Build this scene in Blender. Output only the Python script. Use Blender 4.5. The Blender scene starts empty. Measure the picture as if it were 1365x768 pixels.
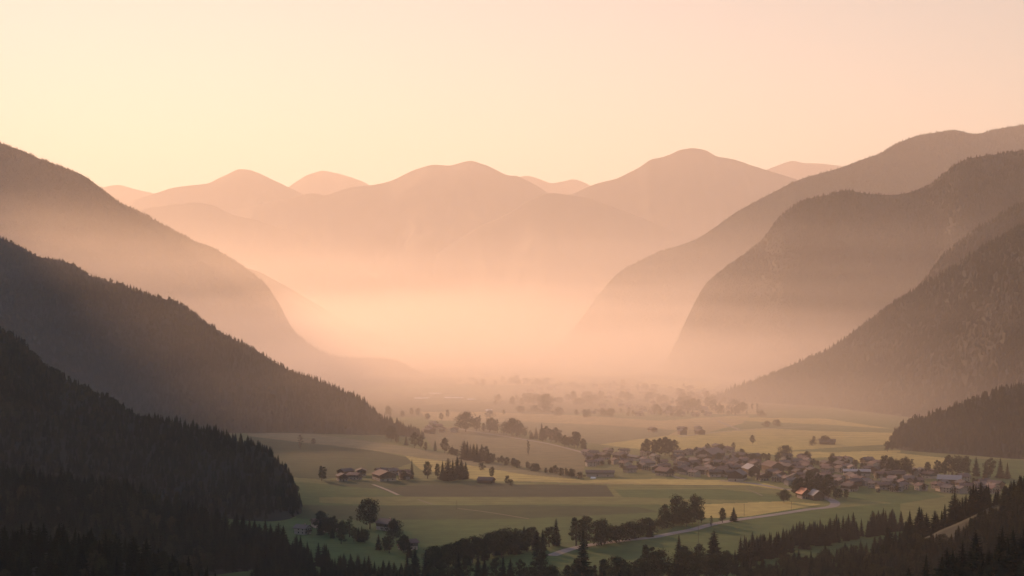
import bpy, math, random
import numpy as np
from mathutils import Vector, Matrix, Euler

random.seed(7)
rng = np.random.default_rng(11)
S = bpy.context.scene
COL = S.collection
R = math.radians

# ------------------------------------------------------------------ camera geometry
F = 2000.0          # focal length in photo pixels (photo is 1365 wide)
CX, HY = 682.5, 420.0   # principal column, horizon row
HC = 175.0          # camera height above the valley floor

def world(px, py, Y):
    return Vector(((px - CX) / F * Y, Y, HC + (HY - py) / F * Y))

# ------------------------------------------------------------------ helpers
def tag(o, label=None, cat=None, group=None, kind=None):
    if label: o['label'] = label
    if cat: o['category'] = cat
    if group: o['group'] = group
    if kind: o['kind'] = kind
    return o

def link(o, parent=None):
    COL.objects.link(o)
    if parent is not None: o.parent = parent
    return o

def empty(name, loc, rz=0.0):
    o = bpy.data.objects.new(name, None)
    o.empty_display_size = 2.0
    o.location = loc; o.rotation_euler = (0, 0, rz)
    return link(o)

def mesh_obj(name, verts, faces, mat, parent=None, smooth=False):
    me = bpy.data.meshes.new(name)
    me.from_pydata([tuple(v) for v in verts], [], [tuple(f) for f in faces])
    me.update()
    if mat is not None: me.materials.append(mat)
    if smooth: me.polygons.foreach_set('use_smooth', [True] * len(me.polygons))
    o = bpy.data.objects.new(name, me)
    return link(o, parent)

def copy_tree(o, parent=None):
    c = o.copy(); COL.objects.link(c)
    if parent is not None: c.parent = parent
    for ch in KIDS.get(o.name, ()):
        k = copy_tree(ch, c)
        KIDS.setdefault(c.name, []).append(k)
    return c
KIDS = {}
def kid(parent, child):
    KIDS.setdefault(parent.name, []).append(child); return child

class MB:
    """collects boxes, tubes and faces into one mesh"""
    def __init__(s): s.v, s.f = [], []
    def face(s, pts):
        n = len(s.v); s.v += [tuple(p) for p in pts]; s.f.append(tuple(range(n, n + len(pts))))
    def box(s, x0, x1, y0, y1, z0, z1):
        n = len(s.v)
        s.v += [(x0,y0,z0),(x1,y0,z0),(x1,y1,z0),(x0,y1,z0),(x0,y0,z1),(x1,y0,z1),(x1,y1,z1),(x0,y1,z1)]
        s.f += [tuple(n+i for i in q) for q in ((3,2,1,0),(4,5,6,7),(0,1,5,4),(1,2,6,5),(2,3,7,6),(3,0,4,7))]
    def prism(s, poly, axis_pts):
        """poly: list of 3D points of one end; axis_pts: matching points of the other end"""
        n = len(s.v); k = len(poly)
        s.v += [tuple(p) for p in poly] + [tuple(p) for p in axis_pts]
        s.f.append(tuple(range(n, n+k))[::-1]); s.f.append(tuple(range(n+k, n+2*k)))
        for i in range(k):
            j = (i+1) % k
            s.f.append((n+i, n+j, n+k+j, n+k+i))
    def tube(s, pts, rads, k=6):
        n = len(s.v)
        for i, (p, r) in enumerate(zip(pts, rads)):
            p = Vector(p)
            d = (Vector(pts[min(i+1, len(pts)-1)]) - Vector(pts[max(i-1, 0)])).normalized()
            a = d.orthogonal().normalized(); b = d.cross(a)
            for j in range(k):
                t = 2*math.pi*j/k
                s.v.append(tuple(p + (a*math.cos(t) + b*math.sin(t))*r))
        for i in range(len(pts)-1):
            for j in range(k):
                q = (j+1) % k
                s.f.append((n+i*k+j, n+i*k+q, n+(i+1)*k+q, n+(i+1)*k+j))
        s.f.append(tuple(range(n+(len(pts)-1)*k, n+len(pts)*k)))
    def build(s, name, mat, parent=None, smooth=False):
        return mesh_obj(name, s.v, s.f, mat, parent, smooth)

# ------------------------------------------------------------------ numpy noise
def _hash(ix, iy, seed):
    h = (ix.astype(np.int64)*374761393 + iy.astype(np.int64)*668265263 + seed*1442695041) & 0xffffffff
    h = ((h ^ (h >> 13)) * 1274126177) & 0xffffffff
    return ((h ^ (h >> 16)) & 0xffff) / 65535.0
def vnoise(x, y, seed=0):
    ix, iy = np.floor(x), np.floor(y)
    fx, fy = x-ix, y-iy
    fx = fx*fx*(3-2*fx); fy = fy*fy*(3-2*fy)
    a, b = _hash(ix,iy,seed), _hash(ix+1,iy,seed)
    c, d = _hash(ix,iy+1,seed), _hash(ix+1,iy+1,seed)
    return (a*(1-fx)+b*fx)*(1-fy)+(c*(1-fx)+d*fx)*fy
def fbm(x, y, seed=0, oct=4):
    s = 0; a = 1.0; t = 0
    for i in range(oct):
        s = s + a*vnoise(x*2**i, y*2**i, seed+i*17); t += a; a *= .5
    return s/t*2-1
def sstep(a, b, x):
    t = np.clip((x-a)/(b-a), 0, 1); return t*t*(3-2*t)

# ------------------------------------------------------------------ materials
def new_mat(name):
    m = bpy.data.materials.new(name); m.use_nodes = True
    nt = m.node_tree; nt.nodes.clear()
    out = nt.nodes.new('ShaderNodeOutputMaterial')
    return m, nt, out
def N(nt, t, **kw):
    n = nt.nodes.new(t)
    for k, v in kw.items():
        if k in n.inputs.keys() if not hasattr(n, k) else False: n.inputs[k].default_value = v
        else: setattr(n, k, v)
    return n
def principled(nt, out, rough=.8, spec=.3):
    p = nt.nodes.new('ShaderNodeBsdfPrincipled')
    p.inputs['Roughness'].default_value = rough
    p.inputs['Specular IOR Level'].default_value = spec
    nt.links.new(p.outputs[0], out.inputs['Surface'])
    return p
def ramp(nt, fac, stops):
    r = nt.nodes.new('ShaderNodeValToRGB')
    while len(r.color_ramp.elements) < len(stops): r.color_ramp.elements.new(.5)
    for e, (p, c) in zip(r.color_ramp.elements, stops):
        e.position = p; e.color = (*c, 1)
    nt.links.new(fac, r.inputs[0]); return r.outputs[0]
def noise(nt, scale, detail=4, vec=None, rough=.6):
    n = nt.nodes.new('ShaderNodeTexNoise'); n.inputs['Scale'].default_value = scale
    n.inputs['Detail'].default_value = detail; n.inputs['Roughness'].default_value = rough
    if vec is not None: nt.links.new(vec, n.inputs['Vector'])
    return n.outputs['Fac']
def mixc(nt, fac, a, b, mode='MIX'):
    m = nt.nodes.new('ShaderNodeMix'); m.data_type = 'RGBA'; m.blend_type = mode
    for i, v in ((0, fac), (6, a), (7, b)):
        if hasattr(v, 'links') or isinstance(v, bpy.types.NodeSocket): nt.links.new(v, m.inputs[i])
        elif i == 0: m.inputs[0].default_value = v
        else: m.inputs[i].default_value = (*v, 1)
    return m.outputs[2]

def surf(name, c0, c1, scale=.5, rough=.85, rand=0.0, spec=.25, coord='Object', stretch=None):
    """two-tone noisy surface; rand: per-object brightness variation"""
    m, nt, out = new_mat(name)
    p = principled(nt, out, rough, spec)
    tc = nt.nodes.new('ShaderNodeTexCoord').outputs[coord]
    if stretch:
        mp = nt.nodes.new('ShaderNodeMapping'); mp.inputs['Scale'].default_value = stretch
        nt.links.new(tc, mp.inputs[0]); tc = mp.outputs[0]
    col = ramp(nt, noise(nt, scale, 5, tc), [(.3, c0), (.7, c1)])
    if rand:
        oi = nt.nodes.new('ShaderNodeObjectInfo')
        g = nt.nodes.new('ShaderNodeMapRange'); g.inputs['To Min'].default_value = 1-rand; g.inputs['To Max'].default_value = 1+rand
        nt.links.new(oi.outputs['Random'], g.inputs[0])
        hv = nt.nodes.new('ShaderNodeHueSaturation'); nt.links.new(col, hv.inputs['Color']); nt.links.new(g.outputs[0], hv.inputs['Value'])
        col = hv.outputs[0]
    nt.links.new(col, p.inputs['Base Color'])
    return m

def foliage(name, dark, light, rand_cols):
    """leaf material: clump-scale noise and a colour per tree"""
    m, nt, out = new_mat(name)
    tc = nt.nodes.new('ShaderNodeTexCoord').outputs['Object']
    oi = nt.nodes.new('ShaderNodeObjectInfo')
    base = ramp(nt, oi.outputs['Random'], rand_cols)
    col = mixc(nt, .7, ramp(nt, noise(nt, .35, 4, tc), [(.35, dark), (.68, light)]), base)
    # stands of different kind and age across a hillside
    ge = nt.nodes.new('ShaderNodeNewGeometry'); mp = nt.nodes.new('ShaderNodeMapping'); mp.inputs['Scale'].default_value = (.011,.007,.02)
    nt.links.new(ge.outputs['Position'], mp.inputs[0])
    col = mixc(nt, 1.0, col, ramp(nt, noise(nt, 1.0, 5, mp.outputs[0], .65), [(.33,(.65,.68,.70)),(.5,(1,1,1)),(.68,(1.5,1.42,1.2))]), 'MULTIPLY')
    d = nt.nodes.new('ShaderNodeBsdfDiffuse'); t = nt.nodes.new('ShaderNodeBsdfTranslucent')
    nt.links.new(col, d.inputs[0]); nt.links.new(col, t.inputs[0])
    mx = nt.nodes.new('ShaderNodeMixShader'); mx.inputs[0].default_value = .12
    nt.links.new(d.outputs[0], mx.inputs[1]); nt.links.new(t.outputs[0], mx.inputs[2])
    nt.links.new(mx.outputs[0], out.inputs['Surface'])
    return m

M = {}
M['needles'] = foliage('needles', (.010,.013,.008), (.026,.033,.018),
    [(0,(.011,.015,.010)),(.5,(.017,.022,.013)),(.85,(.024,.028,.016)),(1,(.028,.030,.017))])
M['leaves'] = foliage('leaves', (.018,.021,.011), (.046,.050,.024),
    [(0,(.022,.027,.014)),(.4,(.032,.036,.018)),(.75,(.044,.043,.022)),(1,(.052,.046,.028))])
M['bark'] = surf('bark', (.035,.027,.02), (.08,.062,.045), 2.0)
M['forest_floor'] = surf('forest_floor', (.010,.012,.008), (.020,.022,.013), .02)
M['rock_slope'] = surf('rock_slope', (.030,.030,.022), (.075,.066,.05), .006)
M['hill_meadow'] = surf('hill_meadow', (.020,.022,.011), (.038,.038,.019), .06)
M['asphalt'] = surf('asphalt', (.14,.125,.11), (.22,.2,.18), .08)
M['gravel'] = surf('gravel', (.17,.145,.115), (.26,.22,.18), .3)
M['trackgreen'] = surf('trackgreen', (.10,.088,.05), (.15,.125,.08), .3)
# ------------------------------------------------------------------ ground sheet
def ground_z(x, y):
    x = np.asarray(x, float); y = np.asarray(y, float)
    z = 2.2*fbm(x/420+3.1, y/420+1.7, 5, 3) * sstep(500, 900, y)
    # the spur the photographer stands on falls away towards the valley
    z = z + 168*np.clip(1-np.hypot(x*.55, np.maximum(y, 0))/420, 0, 1)**1.4
    # left terrace above the river meadows
    z = z + 5.0*sstep(-60, -330, x - (y-1500)*.12)*sstep(1250, 1500, y)*sstep(2600, 2100, y)
    return z
def gz(x, y): return float(ground_z(x, y))
def on_ground(px, py):
    """point of the ground seen at that pixel"""
    Y = HC*F/(py-HY)
    for _ in range(4):
        Y = (HC - gz((px-CX)/F*Y, Y))*F/(py-HY)
    X = (px-CX)/F*Y
    return Vector((X, Y, gz(X, Y)))

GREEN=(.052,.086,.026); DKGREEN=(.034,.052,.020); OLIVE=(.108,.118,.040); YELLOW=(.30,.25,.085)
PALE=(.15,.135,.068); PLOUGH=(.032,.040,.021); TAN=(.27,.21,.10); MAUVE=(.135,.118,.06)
# field parcels by the corners they show (converted to the ground plane)
FIELDS = [
 (OLIVE, [(300,560),(1365,540),(1365,1200),(300,1200)]),
 (GREEN, [(300,640),(560,655),(1040,668),(1110,690),(1365,720),(1365,1300),(200,1300)]),
 (MAUVE, [(560,572),(640,568),(700,583),(785,604),(775,637),(640,610),(575,597)]),
 (PALE,  [(330,572),(430,584),(530,596),(640,611),(776,638),(700,632),(600,616),(500,604),(400,594),(330,586)]),
 (DKGREEN, [(330,586),(400,594),(500,604),(560,614),(520,628),(430,642),(380,640),(330,620)]),
 (YELLOW, [(540,609),(600,616),(700,632),(776,639),(880,638),(1010,641),(1060,656),(1000,647),(815,645),(690,641),(640,640),(560,626)]),
 (PLOUGH, [(505,652),(560,646),(690,645),(808,646),(819,661),(700,662),(540,661)]),
 (DKGREEN, [(430,643),(560,640),(640,641),(690,645),(560,646),(505,652),(440,649)]),
 (OLIVE, [(425,664),(540,661),(819,661),(1030,664),(1045,668),(900,672),(700,671),(520,672),(425,670)]),
 (DKGREEN, [(395,673),(520,673),(700,672),(850,675),(880,682),(700,690),(500,692),(395,690)]),
 (OLIVE, [(850,652),(1010,648),(1050,656),(1060,664),(960,660),(880,657)]),
 (GREEN, [(819,652),(960,652),(1060,662),(1040,668),(830,662)]),
 (YELLOW, [(930,672),(1045,668),(1095,672),(1000,688),(960,690),(930,690)]),
 (GREEN, [(700,735),(800,726),(870,717),(985,693),(1080,680),(1200,670),(1200,780),(700,790)]),
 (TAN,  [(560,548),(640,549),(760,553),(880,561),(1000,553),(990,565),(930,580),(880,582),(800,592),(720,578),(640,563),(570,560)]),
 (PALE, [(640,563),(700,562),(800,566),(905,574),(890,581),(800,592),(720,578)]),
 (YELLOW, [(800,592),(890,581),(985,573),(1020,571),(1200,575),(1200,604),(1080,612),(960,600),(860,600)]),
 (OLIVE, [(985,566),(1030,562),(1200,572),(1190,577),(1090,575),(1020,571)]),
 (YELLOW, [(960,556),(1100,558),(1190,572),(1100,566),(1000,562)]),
 (OLIVE, [(1040,602),(1130,596),(1200,592),(1200,601),(1110,604)]),
 (YELLOW,[(1080,606),(1180,603),(1260,612),(1300,625),(1200,625),(1120,615)]),
 (GREEN, [(1260,612),(1365,615),(1365,650),(1300,640),(1270,625)]),
 (GREEN, [(1130,650),(1200,645),(1260,662),(1200,672),(1130,664)]),
 (PALE, [(560,522),(680,520),(690,535),(570,540)]),
 (TAN,  [(600,500),(760,500),(790,510),(700,514),(610,512)]),
 (OLIVE,[(480,515),(600,513),(690,517),(680,521),(560,523),(480,524)]),
 (YELLOW,[(860,505),(960,509),(950,520),(850,515)]),
 (TAN, [(640,476),(760,478),(800,488),(720,492),(640,490)]),
 (YELLOW, [(760,492),(860,496),(830,502),(750,500)]),
 (TAN, [(880,535),(1010,540),(1015,552),(930,552)]),
]
def in_poly(px, py, poly):
    r = np.zeros(px.shape, bool); n = len(poly)
    for i in range(n):
        x0, y0 = poly[i]; x1, y1 = poly[(i+1) % n]
        c = ((y0 > py) != (y1 > py))
        with np.errstate(divide='ignore', invalid='ignore'):
            xx = (x1-x0)*(py-y0)/(y1-y0)+x0
        r ^= c & (px < xx)
    return r

def grid_mesh(name, P, mat, colors=None):
    """P: (nv, nu, 3) grid of points -> one mesh"""
    nv, nu = P.shape[:2]
    me = bpy.data.meshes.new(name)
    me.vertices.add(nv*nu); me.vertices.foreach_set('co', P.reshape(-1).astype(np.float32))
    i = np.arange((nv-1)*(nu-1)); a = (i//(nu-1))*nu + i % (nu-1)
    q = np.stack([a, a+1, a+nu+1, a+nu], 1).reshape(-1)
    nf = (nv-1)*(nu-1)
    me.loops.add(nf*4); me.loops.foreach_set('vertex_index', q.astype(np.int32))
    me.polygons.add(nf); me.polygons.foreach_set('loop_start', np.arange(0, nf*4, 4, dtype=np.int32))
    me.update(calc_edges=True)
    me.polygons.foreach_set('use_smooth', np.ones(nf, bool))
    if colors is not None:
        at = me.attributes.new('parcel', 'FLOAT_COLOR', 'POINT')
        c = np.concatenate([colors.reshape(-1, 3), np.ones((nv*nu, 1))], 1)
        at.data.foreach_set('color', c.reshape(-1).astype(np.float32))
    me.materials.append(mat); me.validate()
    o = bpy.data.objects.new(name, me)
    return link(o)

def build_ground():
    near = np.linspace(-300, 880, 70)[:-1]
    rows_px = np.arange(800, 462, -0.55)
    vis = HC*F/(rows_px-HY)
    far = np.geomspace(vis[-1]*1.02, 24000, 24)
    ys = np.concatenate([near[near < vis[0]], vis, far])
    us = np.concatenate([np.linspace(-1500,-300,6)[:-1], np.linspace(-300,280,30)[:-1], np.arange(280, 1380, 1.1), np.linspace(1385,1700,20), np.linspace(1800,2900,6)])
    Yg, U = np.meshgrid(ys, us, indexing='ij')
    Xg = (U-CX)/F*np.maximum(Yg, 900)
    Zg = ground_z(Xg, Yg)
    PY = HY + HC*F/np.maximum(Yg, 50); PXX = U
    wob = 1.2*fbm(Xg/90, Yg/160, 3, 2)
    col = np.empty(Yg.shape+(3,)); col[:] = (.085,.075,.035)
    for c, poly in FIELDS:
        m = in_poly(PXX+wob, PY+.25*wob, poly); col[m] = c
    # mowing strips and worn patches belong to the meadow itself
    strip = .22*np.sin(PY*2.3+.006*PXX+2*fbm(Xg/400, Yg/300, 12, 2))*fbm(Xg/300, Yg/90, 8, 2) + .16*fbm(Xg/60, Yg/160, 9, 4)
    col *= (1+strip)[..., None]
    m, nt, out = new_mat('meadow'); p = principled(nt, out, .95, .1)
    at = nt.nodes.new('ShaderNodeAttribute'); at.attribute_name = 'parcel'
    tc = nt.nodes.new('ShaderNodeTexCoord').outputs['Object']
    n1 = ramp(nt, noise(nt, .05, 6, tc), [(.25,(.72,.74,.70)),(.75,(1.28,1.24,1.2))])
    nt.links.new(mixc(nt, 1.0, at.outputs['Color'], n1, 'MULTIPLY'), p.inputs['Base Color'])
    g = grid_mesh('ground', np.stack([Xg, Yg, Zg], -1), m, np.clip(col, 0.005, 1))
    tag(g, 'olive and straw coloured valley meadows divided into mown strips', None, None, 'structure')
    return g

# ------------------------------------------------------------------ mountains
def ridge(name, crest, label, mat, front=.6, back=.6, power=1.15, gully=.10, gscale=420., seed=1, drop=0., base=-8.,
          wob=3., du=4., nf=44, nb=16, step=None):
    """A ridge from its crest line [(px, py, Y)...]; slopes fall to the valley on both sides with gullies and spurs."""
    c = np.array(sorted(crest), float)
    u = np.arange(c[0,0], c[-1,0]+.1, du)
    py = np.interp(u, c[:,0], c[:,1])
    k = np.ones(5)/5
    pyp = np.pad(py, 2, mode='edge'); py = np.convolve(pyp, k, 'valid')
    Yc = np.interp(u, c[:,0], c[:,2])
    Zc = HC + (HY-py)/F*Yc - drop
    Xc = (u-CX)/F*Yc
    Zc = Zc + wob*fbm(Xc/(gscale*.4), Yc/(gscale*.4), seed+40, 5)
    H = np.maximum(Zc-base, 2.0)
    tf = np.linspace(1, 0, nf)**1.0; tb = np.linspace(0, 1, nb)[1:]
    P = []
    for t, sgn, sl in [(t, -1, front) for t in tf] + [(t, 1, back) for t in tb]:
        run = H/sl*t*1.05
        Y = Yc + sgn*run; X = (u-CX)/F*Y
        prof = (1-t)**power if sgn < 0 else (1-t)**1.1
        env = np.sin(math.pi*min(t, 1))**.8 if 0 < t < 1 else 0.
        g1 = fbm(X/gscale+seed, Y/gscale/1.6, seed, 5)
        g2 = np.abs(fbm(X/gscale*1.7+seed*3, Y/gscale*.6, seed+9, 4))
        Z = base + H*prof + env*H*gully*(g1*1.6 - g2*1.2 + .3)
        Z = np.maximum(Z, base)
        P.append(np.stack([X, Y, Z], -1))
    P = np.array(P)
    o = grid_mesh(name, P, mat)
    tag(o, label, None, None, 'structure')
    return o, P

def polyY(pts, ya, yb):
    n = len(pts)
    return pts

# crest lines, read off the valley walls where in view: (column, row) then distance at both ends
def crest(pts, y0, y1):
    x0, x1 = pts[0][0], pts[-1][0]
    return [(x, y, y0+(y1-y0)*(x-x0)/(x1-x0)) for x, y in pts]

build_ground()
RG = {}
FM, RM = M['forest_floor'], M['rock_slope']
RG['L1'] = ridge('mountain', crest([(-1500,-100),(-900,-200),(-600,-310),(-450,-215),(-390,-130),(-330,-50),(-270,72),(-200,112),(-100,150),(-40,174),(0,188),(30,198),(60,212),(95,224),(112,230),(135,249),(160,268),(185,278),(215,296),(240,308),(262,320),(285,327),(303,340),(325,352),(340,364),(355,376),(368,396),(378,415),(390,438),(410,455),(435,470),(465,474),(500,474),(525,477),(545,486),(575,499),(600,515)], 8200, 4250),  # unseen crest left of the frame is made up, raised to shade the near meadows
    'tall wooded mountain rising at the left edge behind nearer dark slopes', FM, .68, .6, 1.1, .12, 520, 3, drop=8)
RG['L2'] = ridge('mountain', crest([(-1500,-60),(-900,-20),(-615,20),(-370,110),(-225,190),(-140,235),(-60,280),(0,313),(30,323),(45,334),(75,340),(100,346),(120,362),(150,369),(185,382),(220,391),(245,400),(262,415),(285,430),(310,445),(345,462),(385,487),(430,503),(470,521),(490,531),(500,545),(525,557),(550,562),(570,575),(582,594)], 4200, 2110),
    'dusky forested slope at left, falling to the valley meadows', FM, .62, .6, 1.1, .09, 330, 5, drop=9, du=3)
RG['L3'] = ridge('mountain', crest([(-900,330),(-500,350),(-200,375),(-60,405),(0,433),(25,447),(50,471),(90,497),(140,520),(180,542),(240,556),(290,567),(330,578),(360,592),(380,612),(394,635),(402,668)], 2150, 1340),
    'low dark wooded hillside at left, ending beside the near meadow', FM, .55, .6, 1.0, .07, 200, 7, drop=9, du=3)
RG['I2'] = ridge('mountain', crest([(2300,60),(1800,140),(1500,215),(1365,262),(1330,283),(1299,302),(1275,320),(1261,333),(1235,365),(1200,410),(1170,450)][::-1], 3400, 3100),
    'hazy shoulder of forest behind the wooded slope at the right edge', FM, .7, .6, 1.1, .1, 330, 11, drop=8)
RG['I'] = ridge('mountain', crest([(890,541),(930,531),(980,512),(1020,497),(1053,482),(1106,460),(1129,443),(1177,406),(1208,387),(1264,355),(1294,333),(1330,312),(1365,292),(1500,230),(1800,140),(2200,90)], 3150, 2250),
    'long wooded slope at right, above the yellow fields and village', FM, .62, .6, 1.1, .1, 300, 13, drop=9, du=3)
RG['J'] = ridge('mountain', crest([(1176,603),(1186,582),(1196,564),(1209,555),(1237,547),(1265,537),(1298,526),(1337,512),(1365,508),(1450,490),(1700,430),(2000,400)], 1990, 1900),
    'low dark wood bank at the right edge above the village', FM, .5, .6, 1.0, .08, 160, 17, drop=9, du=3)
RG['H'] = ridge('mountain', crest([(850,520),(868,508),(880,494),(892,474),(904,447),(917,419),(929,397),(937,379),(960,358),(985,340),(1019,315),(1033,292),(1050,276),(1070,263),(1100,257),(1128,249),(1150,254),(1190,256),(1210,254),(1240,243),(1260,226),(1282,210),(1300,206),(1340,200),(1365,196),(1500,170),(1800,120),(2300,90)], 4750, 3300),
    'broad wooded mountain with a blunt steep nose at right', FM, .8, .6, 1.05, .11, 420, 19, drop=9)
RG['G'] = ridge('mountain', crest([(730,470),(770,430),(795,395),(815,370),(830,357),(850,346),(875,335),(905,325),(930,316),(960,295),(990,275),(1020,259),(1050,244),(1075,233),(1090,230),(1120,222),(1145,212),(1175,203),(1185,195),(1220,179),(1250,175),(1275,170),(1290,175),(1300,178),(1330,170),(1365,164),(1500,150),(1900,130),(2300,120)], 6200, 13200),
    'long rising ridge behind the blunt mountain, topmost at the right edge', FM, .7, .6, 1.1, .10, 600, 23, drop=10, wob=6)
RG['F6'] = ridge('mountain', crest([(480,450),(560,380),(620,325),(680,284),(705,266),(730,257),(760,258),(790,246),(825,237),(850,224),(868,211),(890,207),(905,200),(922,197),(940,199),(957,209),(975,212),(1000,222),(1020,228),(1060,240),(1120,262),(1300,330),(1500,420)], 15600, 15200),
    'rounded far mountain, tallest one right of centre', RM, .55, .5, 1.15, .12, 1500, 29, wob=38, du=2.5, nf=90)
RG['F4'] = ridge('mountain', crest([(120,420),(185,330),(225,310),(262,298),(290,286),(335,274),(380,263),(415,257),(435,261),(465,252),(500,248),(525,240),(550,228),(575,221),(600,222),(626,215),(645,220),(675,232),(690,233),(720,250),(800,310),(900,380)], 16800, 16400),
    'broad pale mountain in the middle of the far range', RM, .55, .5, 1.15, .12, 1500, 31, wob=38, du=2.5, nf=90)
RG['F2'] = ridge('mountain', crest([(60,330),(150,285),(175,268),(200,260),(225,250),(250,247),(278,246),(300,234),(318,224),(335,225),(355,234),(383,248),(420,268),(520,330)], 18400, 18000),
    'pale peak with a flat summit in the far range, left of centre', RM, .55, .5, 1.15, .12, 1500, 37, wob=38, du=2.5, nf=90)
RG['F3'] = ridge('mountain', crest([(330,300),(385,249),(410,233),(430,226),(450,232),(470,237),(492,246),(560,300)], 20800, 20800),
    'small pale peak behind the saddle left of the broad mountain', RM, .55, .5, 1.15, .12, 1500, 41, wob=38, du=2.5, nf=90)
RG['F1'] = ridge('mountain', crest([(60,300),(120,258),(140,249),(158,245),(175,249),(205,257),(280,300)], 21500, 21500),
    'faintest far peak beside the left mountain slope', RM, .55, .5, 1.15, .12, 1500, 43, wob=38, du=2.5, nf=90)
RG['F5'] = ridge('mountain', crest([(600,300),(685,238),(705,233),(720,238),(735,244),(750,241),(765,238),(785,246),(860,300)], 20800, 20800),
    'low pale knobs in the gap between the two big far mountains', RM, .55, .5, 1.15, .12, 1500, 47, wob=38, du=2.5, nf=90)
RG['F7'] = ridge('mountain', crest([(960,260),(1010,230),(1040,219),(1055,214),(1070,217),(1100,219),(1120,220),(1200,260)], 20800, 20800),
    'pale far peak just left of the rising right ridge', RM, .55, .5, 1.15, .12, 1500, 53, wob=38, du=2.5, nf=90)
RG['F6a'] = ridge('mountain', crest([(480,420),(560,352),(600,326),(640,302),(680,283),(705,267),(725,259),(742,257),(760,260),(785,266),(820,277),(870,296),(930,324),(1000,360),(1080,400)], 14300, 14100),
    'nearer rounded shoulder in front of the tallest far mountain', RM, .55, .5, 1.15, .08, 1200, 73, wob=30, du=2.5, nf=90)
RG['F4a'] = ridge('mountain', crest([(60,360),(130,318),(170,290),(192,279),(225,275),(262,271),(285,276),(310,287),(350,296),(400,312),(460,345),(540,400)], 15600, 15400),
    'low nearer ridge in front of the flat topped pale peak', RM, .55, .5, 1.15, .08, 1200, 79, wob=30, du=2.5, nf=90)
RG['L0'] = ridge('mountain', crest([(100,400),(200,370),(300,350),(345,361),(400,392),(440,416),(480,437),(540,459),(600,477),(650,492),(690,504)], 7600, 7000),
    'faint slope fading into the mist behind the left mountain', FM, .6, .5, 1.1, .12, 600, 83, wob=5)
# near slopes below the viewpoint
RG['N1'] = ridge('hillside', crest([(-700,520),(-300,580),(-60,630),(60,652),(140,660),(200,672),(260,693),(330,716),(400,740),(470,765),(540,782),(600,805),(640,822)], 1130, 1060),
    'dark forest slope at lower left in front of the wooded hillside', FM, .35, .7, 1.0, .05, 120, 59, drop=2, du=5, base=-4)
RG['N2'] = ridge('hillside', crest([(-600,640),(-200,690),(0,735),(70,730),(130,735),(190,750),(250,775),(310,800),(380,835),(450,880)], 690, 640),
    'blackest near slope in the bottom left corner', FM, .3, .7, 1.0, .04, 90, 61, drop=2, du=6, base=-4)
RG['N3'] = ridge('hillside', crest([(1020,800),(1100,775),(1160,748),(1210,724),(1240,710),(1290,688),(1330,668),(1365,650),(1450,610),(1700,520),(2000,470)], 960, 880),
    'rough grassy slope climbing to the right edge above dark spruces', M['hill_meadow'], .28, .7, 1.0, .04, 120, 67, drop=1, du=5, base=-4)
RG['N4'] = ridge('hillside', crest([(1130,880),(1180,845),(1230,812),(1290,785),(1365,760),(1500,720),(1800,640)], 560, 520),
    'near black slope in the bottom right corner', FM, .3, .7, 1.0, .04, 90, 71, drop=2, du=6, base=-4)
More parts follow.
